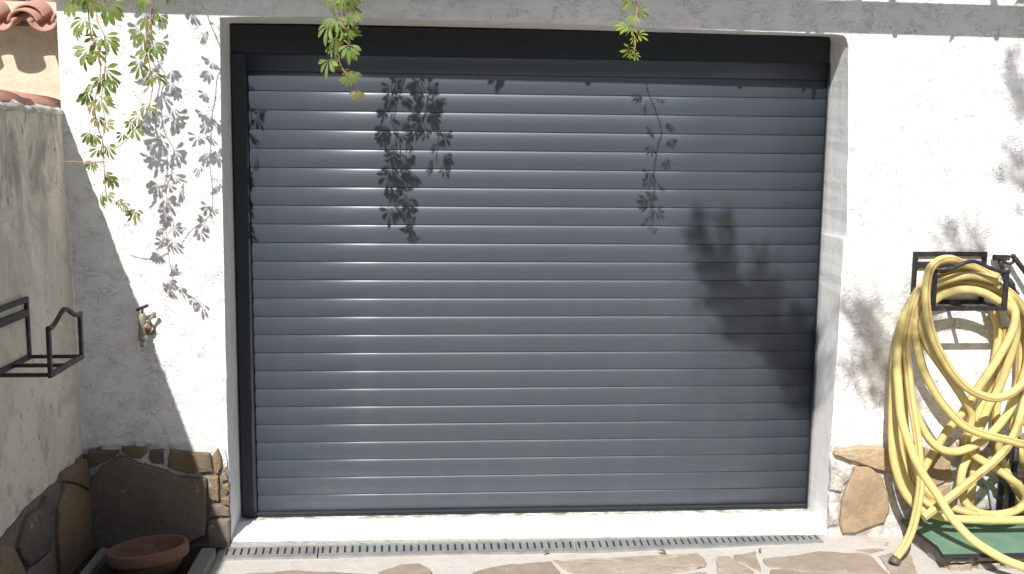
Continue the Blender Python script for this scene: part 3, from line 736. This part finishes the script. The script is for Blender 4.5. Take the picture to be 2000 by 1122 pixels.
fix(bm); obj('tube', bm, [M['hose'], M['stripe']], hose)
ends = [(at(1751, 1090, 1, -.33), at(1745, 1103, 1, -.335))]
bm = bmesh.new(); a, b = ends[0]; b.z = max(b.z, GZ+.012); tube(bm, [a, a.lerp(b, .5), b], [.0185, .022, .022], 14); fix(bm); obj('end_collar', bm, M['fitting'], hose)

# ------------------------------------------------------------------ terracotta bowl and bed edging
def lathe(bm, prof, c, seg=40, tilt=None):
    rings = []
    for r, z in prof:
        rg = []
        for i in range(seg):
            a = 2*math.pi*i/seg; v = Vector((r*math.cos(a), r*math.sin(a), z))
            if tilt: v = tilt @ v
            rg.append(bm.verts.new(Vector(c)+v))
        rings.append(rg)
    for a, b in zip(rings, rings[1:]):
        for i in range(seg): 
            f = bm.faces.new((a[i], a[(i+1) % seg], b[(i+1) % seg], b[i])); f.smooth = True
    bm.faces.new(rings[0][::-1]); bm.faces.new(rings[-1])
pc = at(288, 1066, 2, .075)
tilt = Matrix.Rotation(R_(-5), 3, 'X') @ Matrix.Rotation(R_(-4.5), 3, 'Y')
r_ = .147
pot = thing('terracotta_bowl', (pc.x, pc.y, GZ), 'empty terracotta bowl in the shade at the foot of the side wall', 'bowl')
bm = bmesh.new()
lathe(bm, [(.075, -.125), (.09, -.12), (r_-.014, -.048), (r_-.012, -.045), (r_-.001, -.044), (r_+.001, -.04), (r_+.001, -.006), (r_-.004, 0), (r_-.012, 0), (r_-.017, -.005), (r_-.022, -.05), (.08, -.11), (.02, -.112)], pc, tilt=tilt)
fix(bm); obj('bowl', bm, M['terra'], pot)
bm = bmesh.new(); lathe(bm, [(.115, -.078), (.11, -.074), (.05, -.070), (.001, -.068)], pc, tilt=tilt); fix(bm); obj('soil', bm, M['soil'], pot)
def kerb(px0, px1, lab):
    a, b = at(px0, 1070, 2, -.0), at(px1, 1070, 2, -.0)
    bm = bmesh.new(); box(bm, (a.x, -1.15, GZ-.03), (b.x, a.y, .0)); bmesh.ops.bevel(bm, geom=list(bm.edges), offset=.004, segments=2, affect='EDGES')
    tag(obj('kerb_stone', bm, M['concrete'], loc=((a.x+b.x)/2, a.y-.5, GZ-.03)), lab, 'kerb stone')
kerb(394, 421, 'grey concrete kerb strip right of the terracotta bowl')
kerb(196, 214, 'grey concrete kerb strip between the terracotta bowl and the side wall')
bm = bmesh.new(); a, b = at(200, 1070, 2, GZ), at(394, 1070, 2, GZ)
xs_ = [-.57+i*.04 for i in range(14)]; ys_ = [-.02-.05*i for i in range(24)]
gr_ = [[bm.verts.new((x, y, GZ+.012+.012*noise.noise(Vector((x*14, y*14, 0))))) for x in xs_] for y in ys_]
for j in range(len(ys_)-1):
    for i in range(len(xs_)-1): bm.faces.new((gr_[j][i], gr_[j+1][i], gr_[j+1][i+1], gr_[j][i+1]))
tag(obj('soil', bm, M['soil'], loc=(-.3, -.5, GZ), smooth=True), kind='structure')

# fallen leaves and the twig on the paving
def dead(px, py, ln, rot, lab, z=.012):
    c = at(px, py, 2, GZ+z); bm = bmesh.new()
    n_ = 6; L, Rr = [], []
    for i in range(n_+1):
        t = i/n_; wv = math.sin(math.pi*t)**.8*ln*.2
        x = (t-.5)*ln; zc = ln*.12*math.sin(t*3)
        for lst, s in ((L, 1), (Rr, -1)):
            v = Vector((x, s*wv, zc+wv*.5)); v.rotate(Matrix.Rotation(rot, 3, 'Z')); lst.append(bm.verts.new(c+v))
    for i in range(n_): 
        f = bm.faces.new((L[i], L[i+1], Rr[i+1], Rr[i])); f.smooth = True
    o = obj('fallen_leaf', bm, M['dead'], loc=c-Vector((0, 0, .006)))
    so_ = o.modifiers.new('th', 'SOLIDIFY'); so_.thickness = .0015
    tag(o, lab, 'leaf', 'dry leaves on the paving')
dead(1293, 1080, .045, R_(-55), 'rust red dry leaf just in front of the drain grate')
dead(1484, 1076, .03, R_(80), 'upright curled brown leaf near the right end of the drain')
dead(1067, 1080, .028, R_(20), 'small dark curled leaf where two drain grates meet')
dead(1722, 1033, .03, R_(30), 'dark red leaf at the foot of the stone ledge')
dead(1732, 1062, .014, R_(0), 'tiny brown leaf fragment left of the hose end')

# ------------------------------------------------------------------ beam carrying the creeper (above the picture)
BY = -.36
zl, zr = 2.061+.39*1.03, 2.027+.39*1.03
beam = thing('pergola_beam', (1.2, BY, 2.42), 'timber beam on wall arms above the garage door', 'beam')
xa, xb = -1.3, 5.2
def bz(x): return zl+(zr-zl)*(x+.6)/3.9
bm = bmesh.new(); slab(bm, [Vector((xa, BY-.03, bz(xa))), Vector((xb, BY-.03, bz(xb))), Vector((xb, BY+.03, bz(xb)+.0)), Vector((xa, BY+.03, bz(xa)))],
     [Vector((xa, BY-.03, bz(xa)+.066)), Vector((xb, BY-.03, bz(xb)+.066)), Vector((xb, BY+.03, bz(xb)+.066)), Vector((xa, BY+.03, bz(xa)+.066))]); fix(bm)
obj('beam', bm, M['timber'], beam)
for px in (838, 1147, 1444):
    c = at(px, 160, 1, D); x = c.x-.345*(D-BY)
    bm = bmesh.new(); bar(bm, (x, BY+.031, bz(x)+.05), (x, -.001, bz(x)+.05), .022)
    v = [(x-.028, bz(x)+.002), (x+.028, bz(x)+.002), (x+.006, bz(x)-.034), (x-.006, bz(x)-.034)]
    slab(bm, [Vector((a, BY-.01, b)) for a, b in v], [Vector((a, BY+.01, b)) for a, b in v]); fix(bm); obj('arm', bm, M['timber'], beam)
for px in (1746, 1945):
    c = at(px, 78, 1, 0); x = c.x-.345*(-BY)
    bm = bmesh.new(); bar(bm, (x, BY+.031, bz(x)+.05), (x, -.001, bz(x)+.05), .022)
    v = [(x-.016, bz(x)+.002), (x+.016, bz(x)+.002), (x+.008, bz(x)-.034), (x-.008, bz(x)-.034)]
    slab(bm, [Vector((a, BY-.01, b)) for a, b in v], [Vector((a, BY+.01, b)) for a, b in v]); fix(bm); obj('arm', bm, M['timber'], beam)

# ------------------------------------------------------------------ creeper leaves
def leaf_mesh(seed, curl=1., slim=1., n=5, fold=.35):
    """five-fingered leaf, hub at the origin, hanging toward -Z, facing -Y, about 1 unit long"""
    rnd = random.Random(seed); bm = bmesh.new(); sp_ = (1.05, .8, .95, .7, 1.1, .9)[seed % 6]
    angs = {5: (-78, -36, 0, 38, 76), 3: (-50, 0, 46), 4: (-60, -20, 22, 62)}[n]
    for a0 in angs:
        a = R_(a0*sp_+rnd.uniform(-7, 7)); ln = (1-.26*abs(a0)/78)*rnd.uniform(.85, 1.1); wd = .118*slim*rnd.uniform(.85, 1.15)*(.8+.2*ln)
        tw = rnd.uniform(-.35, .35); K = 9; rows = []
        d = Vector((math.sin(a), 0, -math.cos(a))); pos = d*.05; s0 = Vector((math.cos(a), 0, math.sin(a)))
        droop = curl*rnd.uniform(.6, 1.6)
        for i in range(K+1):
            t = i/K
            wv = wd*(math.sin(math.pi*min(1, t**1.75*.985+.012))**.9)*1.05
            if i: 
                # bend outward first, then down
                d2 = (d+Vector((0, .28*droop*(t-.25)*2, -.42*droop*t*abs(math.sin(a))))).normalized()
                pos = pos+d2*ln/K
            nn = Vector((0, -1, 0))*math.cos(tw*t)+s0*math.sin(tw*t)
            s = s0*math.cos(tw*t)-Vector((0, -1, 0))*math.sin(tw*t)*-1
            ser = 1+.04*(i % 2)
            rows.append([bm.verts.new(pos-s*wv*ser+nn*wv*fold), bm.verts.new(pos), bm.verts.new(pos+s*wv*ser+nn*wv*fold)])
        for r0, r1 in zip(rows, rows[1:]):
            for j in range(2):
                f = bm.faces.new((r0[j], r1[j], r1[j+1], r0[j+1])); f.smooth = True
    me = bpy.data.meshes.new('leaf'); bm.to_mesh(me); bm.free(); return me
LM = {}
for key, mk in (('leaf', 'leaf'), ('lime', 'lime'), ('red', 'redleaf')):
    LM[key] = []
    for s in range(6):
        me = leaf_mesh(s+10, slim=.85 if key == 'lime' else 1.05, n=5 if key != 'lime' or s % 2 else 4, fold=.55 if key == 'lime' else .35)
        me.materials.append(M[mk]); LM[key].append(me)
def add_leaf(parent, hub, size, roll, key, rnd, petiole_from=None, pet=None, yaw=None, pitch=None):
    o = bpy.data.objects.new('leaf', rnd.choice(LM[key])); C.objects.link(o); o.parent = parent
    o.location = Vector(hub)-world_origin(parent)
    yaw = rnd.uniform(-1.1, .9) if yaw is None else yaw
    pitch = rnd.uniform(-.45, .15) if pitch is None else pitch
    o.rotation_euler = (Matrix.Rotation(roll, 3, 'Y') @ Matrix.Rotation(yaw, 3, 'Z') @ Matrix.Rotation(pitch, 3, 'X')).to_euler()
    o.scale = (size*rnd.choice((-1, 1))*rnd.uniform(.8, 1.05), size, size)
    return o
def vine(label, stems, leaves, Y, top, auto=True, key='leaf', seed=0, dens=.042, sizes=(.045, .06)):
    rnd = random.Random(seed)
    first = at(*stems[0][0], 1, Y)
    root = thing('creeper_vine', (first.x, Y, bz(first.x)), label, 'creeper', 'creeper vines hanging over the garage wall')
    bm = bmesh.new(); paths = []
    for k_, s in enumerate(stems):
        P = [at(x, y, 1, Y+(.012*math.sin(i*1.7+k_))) for i, (x, y) in enumerate(s)]
        if top[k_]: 
            P = [Vector((P[0].x+.03*math.sin(5*q_+seed), BY*(1-q_)+Y*q_+.012*math.sin(9*q_), bz(P[0].x)*(1-q_)+P[0].z*q_)) for q_ in (0, .2, .4, .6, .8)]+P
        P = smooth_path(P, 5); paths.append(P); n_ = len(P)
        tube(bm, P, [.0024*(1-.55*i/n_)+.0004 for i in range(n_)], 6)
    hubs = []
    for (hx, hy, sz, roll, kk) in leaves:
        hub = at(hx, hy, 1, Y+rnd.uniform(-.03, .02)); hubs.append((hub, sz/(540. if kk == 'lime' else 690.), R_(roll), kk))
    if auto:
        for P in auto if isinstance(auto, list) else []:
            pass
    for hub, sz, roll, kk in hubs:
        q = min((p for P in paths for p in P if p.z >= hub.z-.02), key=lambda p: (p-hub).length, default=None)
        if q is None: continue
        tube(bm, smooth_path([q, q.lerp(hub, .5)+Vector((0, -.004, .006)), hub], 3), .0011, 5)
    fix(bm); obj('stem', bm, M['stem'], root)
    for hub, sz, roll, kk in hubs: add_leaf(root, hub, sz, roll, kk, rnd)
    # the stretch above the picture frame
    for k_, P in enumerate(paths):
        if not top[k_]: continue
        z = P[0].z-.02
        limit = at(stems[k_][0][0], -6, 1, Y).z
        side = 1
        while z > limit:
            q = min(P, key=lambda p: abs(p.z-z)); side = -side
            hub = q+Vector((side*rnd.uniform(.02, .05), rnd.uniform(-.03, .02), -.01))
            add_leaf(root, hub, rnd.uniform(*sizes), R_(-side*rnd.uniform(0, 30)), key, rnd)
            z -= rnd.uniform(.028, dens)
    return root
L_, G_, R2 = 'leaf', 'leaf', 'red'
vine('long leafy creeper strand hanging nearest the side wall, its tip curling right',
     [[(172,-30),(174,40),(180,70),(192,95),(196,150),(190,175),(185,200),(188,240),(200,275),(203,320),(205,360),(211,385),(235,400),(262,412)],
      [(185,-30),(190,40),(205,75),(205,130),(200,175),(198,200),(206,240),(200,270)],
      [(203,316),(170,318),(140,316),(118,318)]],
     [(140,2,42,10,L_),(158,-8,40,-10,L_),(178,6,36,0,L_),(208,14,48,-25,L_),(215,5,44,-40,L_),(165,38,46,25,L_),(152,52,40,10,L_),(178,48,40,5,L_),(203,72,46,-45,L_),(212,76,42,-20,L_),(192,74,40,30,L_),
      (172,95,46,20,L_),(165,105,44,5,L_),(192,100,36,0,L_),(207,135,46,-40,L_),(214,152,44,-20,L_),(196,150,38,15,L_),(182,165,42,40,L_),(170,180,38,20,L_),(202,160,40,-10,L_),(196,192,44,-25,L_),(185,202,36,20,R2),(208,196,34,-40,L_),
      (190,228,34,-10,R2),(205,243,30,-60,R2),(174,258,34,15,L_),(184,262,30,-10,L_),(200,282,34,10,R2),(212,285,38,-25,L_),(192,290,30,40,L_),(178,314,28,30,L_),(184,318,32,-15,L_),(204,338,34,-40,L_),(214,344,38,-20,L_),(199,379,40,5,L_),(208,378,32,-30,L_),(232,392,30,-35,R2),(247,396,30,-10,L_),(266,410,36,0,R2),(262,414,30,30,R2)],
     -.36, (True, True, False), seed=3)
vine('shorter creeper strand beside the long one, with a side shoot running down to it',
     [[(300,-30),(297,20),(290,60),(285,90),(292,130),(298,165),(292,205),(280,230),(258,262),(236,283),(222,292)]],
     [(275,0,40,10,L_),(300,22,40,-45,L_),(310,30,38,-20,L_),(288,35,38,10,L_),(292,55,36,0,L_),(268,62,40,20,L_),(282,70,36,0,L_),(300,88,38,-35,L_),(288,98,40,10,L_),(308,95,34,-15,L_),(272,125,38,15,L_),(302,142,34,-60,R2),(310,150,32,-30,R2),(296,148,30,20,R2),(286,205,30,20,R2),(294,208,28,-20,R2),(270,226,30,60,L_),(255,238,30,20,L_),(262,250,34,-20,L_),(240,262,24,30,L_)],
     -.36, (True,), seed=5)
vine('leafy creeper strand hanging in front of the left half of the shutter',
     [[(668,-30),(672,30),(675,58),(668,76),(664,90),(663,120),(672,140),(682,152),(690,168),(697,178)], [(662,-30),(663,40),(664,72)]],
     [(648,-8,40,5,L_),(655,2,36,-5,L_),(671,-6,40,-5,L_),(684,6,40,-25,L_),(692,24,44,0,L_),(690,30,38,25,L_),(650,34,44,5,L_),(658,36,40,-5,L_),(642,50,48,8,L_),(677,57,42,-8,L_),(682,58,40,-55,L_),(672,58,34,30,L_),(655,74,34,5,L_),(651,90,34,5,L_),(655,96,30,-10,L_),(682,88,48,0,L_),(685,92,40,10,L_),(642,118,46,5,L_),(648,118,38,-30,L_),(684,138,34,5,L_),(690,140,32,-10,L_),(679,148,34,10,L_),(697,176,36,0,R2),(699,178,32,0,R2)],
     -.33, (True, True), seed=8)
vine('thin young creeper strand with small lime green leaves right of centre of the shutter',
     [[(1244,-30),(1243,10),(1244,20),(1240,42),(1234,60),(1239,72),(1241,88),(1238,104)]],
     [(1233,0,26,25,'lime'),(1228,-10,26,20,'lime'),(1249,17,26,-50,'lime'),(1238,30,24,15,'lime'),(1226,51,28,60,'lime'),(1233,54,20,10,'lime'),(1246,68,24,-75,'lime'),(1240,74,16,20,'lime'),(1230,95,24,65,'lime'),(1237,96,12,0,'lime'),(1238,107,16,-60,'lime'),(1234,108,10,50,'lime')],
     -.42, (True,), key='lime', seed=11, sizes=(.04, .055), dens=.05)
# strands wholly above the picture: only their shadows reach the wall and the shutter
def upper_vine(x0, Y, z1_, seed, key='leaf', dx=0., lab=''):
    rnd = random.Random(seed); z0 = bz(x0)
    root = thing('creeper_vine', (x0, Y, z0), lab, 'creeper', 'creeper strands above the picture')
    P = smooth_path([Vector((x0+dx*t+.012*math.sin(t*9+seed), Y, z0+(z1_-z0)*t)) for t in [i/7 for i in range(8)]], 4)
    bm = bmesh.new(); tube(bm, P, .002, 6); obj('stem', bm, M['stem'], root); side = 1
    for i in range(1, len(P), 2):
        side = -side; hub = P[i]+Vector((side*rnd.uniform(.015, .05), rnd.uniform(-.03, .02), 0))
        add_leaf(root, hub, rnd.uniform(.04, .06), R_(-side*rnd.uniform(0, 40)), key, rnd)
def src(px, py, plane, Y):
    p = at(px, py, 1, plane); return p-Vector((.345, 1, -1.03))*(plane-Y)
a = src(858, 318, D, -.40); upper_vine(a.x-.05, -.40, a.z, 2, dx=.05, lab='creeper strand ending just above the picture over the shutter')
a = src(835, 260, D, -.37); upper_vine(a.x-.02, -.37, a.z, 4, dx=.02, lab='creeper strand beside the left one over the shutter')
#a = src(330, 240, 0, -.40); upper_vine(a.x, -.37, a.z, 6, lab='creeper strand above the picture near the side wall')
# creeper running along the beam
rnd = random.Random(21)
bm = bmesh.new()
LB = [leaf_mesh(s+40, slim=1.1) for s in range(5)]
for i in range(520):
    x = rnd.uniform(-1.3, 5.2)
    gap = 2.16 < x < 2.44 or 2.62 < x < 2.94
    if gap and rnd.random() < .82: continue
    y = BY+rnd.uniform(-.10, .16); z = bz(x)+rnd.uniform(.13, .34)
    bm2 = bmesh.new(); bm2.from_mesh(LB[i % 5])
    mt_ = Matrix.Translation((x, y, z)) @ Matrix.Rotation(rnd.uniform(-.6, .6), 4, 'Y') @ Matrix.Rotation(rnd.uniform(-1, 1), 4, 'Z') @ Matrix.Rotation(rnd.uniform(-.6, .2), 4, 'X') @ Matrix.Scale(rnd.uniform(.07, .10), 4)
    bm2.transform(mt_); tmp = bpy.data.meshes.new('t'); bm2.to_mesh(tmp); bm2.free(); bm.from_mesh(tmp); bpy.data.meshes.remove(tmp)
for f in bm.faces: f.smooth = True
tag(obj('creeper_foliage', bm, M['leaf'], loc=(1.2, BY, 2.45)), 'creeper leaves growing along the beam', 'creeper', kind='stuff')

# ------------------------------------------------------------------ the tree to the right whose branches throw soft shade
TY = -2.7
sky_blocker = bmesh.new()  # unseen leafy sheet, added behind the camera to cut sky fill
hn = 44; rows_ = []
for j in range(12):
    rows_.append([sky_blocker.verts.new((-14+28*i/hn, -9.5+.5*noise.noise(Vector((i*.6, j*.7, 0)))-.9*max(0, j-9), GZ+min(j, 10)*.42+.25*noise.noise(Vector((i*.9, j, 4))))) for i in range(hn+1)])
for a, b in zip(rows_, rows_[1:]):
    for i in range(hn):
        f = sky_blocker.faces.new((a[i], a[i+1], b[i+1], b[i])); f.smooth = True
ho = obj('sky_blocker', sky_blocker, M['treeleaf'], loc=(0, -9.5, GZ)); hs = ho.modifiers.new('th', 'SOLIDIFY'); hs.thickness = .8
tag(ho, 'tall green hedge added out of view opposite the garage to cut skylight', 'sky_blocker')
tree = thing('tree', (5.6, TY-.3, GZ), 'small leafed tree standing right of the garage forecourt', 'tree')
bm = bmesh.new()
tube(bm, smooth_path([Vector((5.6, TY-.3, GZ-.1)), Vector((5.5, TY-.3, 1.3)), Vector((5.2, TY-.2, 2.6)), Vector((4.4, TY, 3.3)), Vector((3.4, TY, 3.55)), Vector((2.6, TY, 3.5))], 6), [.13-.105*i/30 for i in range(31)], 10)
fix(bm); obj('trunk', bm, M['bark'], tree)
bm = bmesh.new(); rnd = random.Random(5); tw = bmesh.new()
def sprig(pts, plane, dens, wdt, Ys=TY):
    """a leafy shoot, given by where its shade falls"""
    P = []
    for x, y in pts:
        p = at(x, y, 1, plane); P.append(p-Vector((.345, 1, -1.03))*(plane-Ys))
    P = smooth_path(P, 8); tube(tw, P, .004, 5)
    L = sum((b-a).length for a, b in zip(P, P[1:]))
    for i in range(int(L*dens)):
        k_ = rnd.randrange(len(P)-1); p = P[k_].lerp(P[k_+1], rnd.random())
        p = p+Vector((rnd.gauss(0, wdt), 0, rnd.gauss(0, wdt)))+SUN*rnd.gauss(0, .12)
        d = Vector((rnd.uniform(-.8, .35), rnd.uniform(-.6, .6), rnd.uniform(.1, 1))).normalized()
        s = d.cross(Vector((rnd.uniform(-1, 1), rnd.uniform(-1, 1), rnd.uniform(-1, 1)))).normalized()
        ln, ww = rnd.uniform(.05, .085), rnd.uniform(.0045, .007)
        v = [bm.verts.new(q) for q in (p, p+d*ln*.5+s*ww, p+d*ln, p+d*ln*.5-s*ww)]
        bm.faces.new(v)
for pts, dn, wd in (
    ([(1590,800),(1530,700),(1470,620),(1420,560),(1395,515)], 850, .03), ([(1395,515),(1378,470),(1372,428)], 520, .011),
    ([(1440,590),(1430,540),(1428,480),(1416,432)], 620, .014), ([(1400,520),(1372,490),(1352,462)], 420, .010), ([(1400,545),(1375,540),(1360,528)], 400, .010),
    ([(1500,650),(1482,580),(1492,498)], 700, .015), ([(1600,740),(1575,680),(1560,620)], 600, .022), ([(1530,700),(1510,620),(1515,560)], 650, .018), ([(1560,740),(1550,660),(1556,620)], 500, .015),
    ([(1540,690),(1480,650),(1430,640)], 800, .026), ([(1590,830),(1560,780),(1500,700)], 260, .025), ([(1480,640),(1420,600),(1385,600)], 700, .028), ([(1510,690),(1450,670),(1420,660)], 600, .022), ([(1600,760),(1550,720),(1500,690)], 600, .02), ([(1480,600),(1430,575),(1380,545)], 500, .018),
    ([(1600,790),(1590,700),(1600,670)], 380, .018), ([(1600,810),(1570,800),(1540,810)], 260, .01)):
    sprig(pts, D, dn*1.0, wd)
for pts, dn, wd in (
    ([(1800,800),(1740,740),(1700,680),(1690,600)], 620, .045), ([(1720,700),(1690,650),(1710,590)], 400, .03), ([(1750,660),(1730,640)], 300, .03), ([(1700,720),(1660,730),(1650,760)], 300, .025), ([(1720,800),(1700,760),(1690,700)], 320, .03),
    ([(1700,640),(1660,620),(1655,590)], 260, .02), ([(1860,640),(1800,640),(1765,600)], 420, .04), ([(1800,700),(1760,720),(1750,800)], 420, .04),
    ([(1900,520),(1870,480),(1860,440)], 330, .018), ([(1920,520),(1915,480),(1900,450)], 300, .014), ([(1850,500),(1840,470)], 200, .015),
    ([(2040,240),(1990,200),(1975,120)], 620, .03), ([(2010,330),(1985,320),(1965,285)], 330, .014), ([(2020,370),(1980,360),(1955,350)], 280, .014), ([(2000,420),(1985,400)], 160, .012),
    ([(2040,640),(2000,680),(1960,700)], 200, .04), ([(1900,760),(1860,740)], 120, .03), ([(2040,930),(1990,940),(1960,960)], 420, .05), ([(2050,1040),(1960,1040),(1880,1030)], 380, .04)):
    sprig(pts, 0, dn*1.0, wd)
obj('foliage', bm, M['treeleaf'], tree)
fix(tw); obj('twigs', tw, M['bark'], tree)
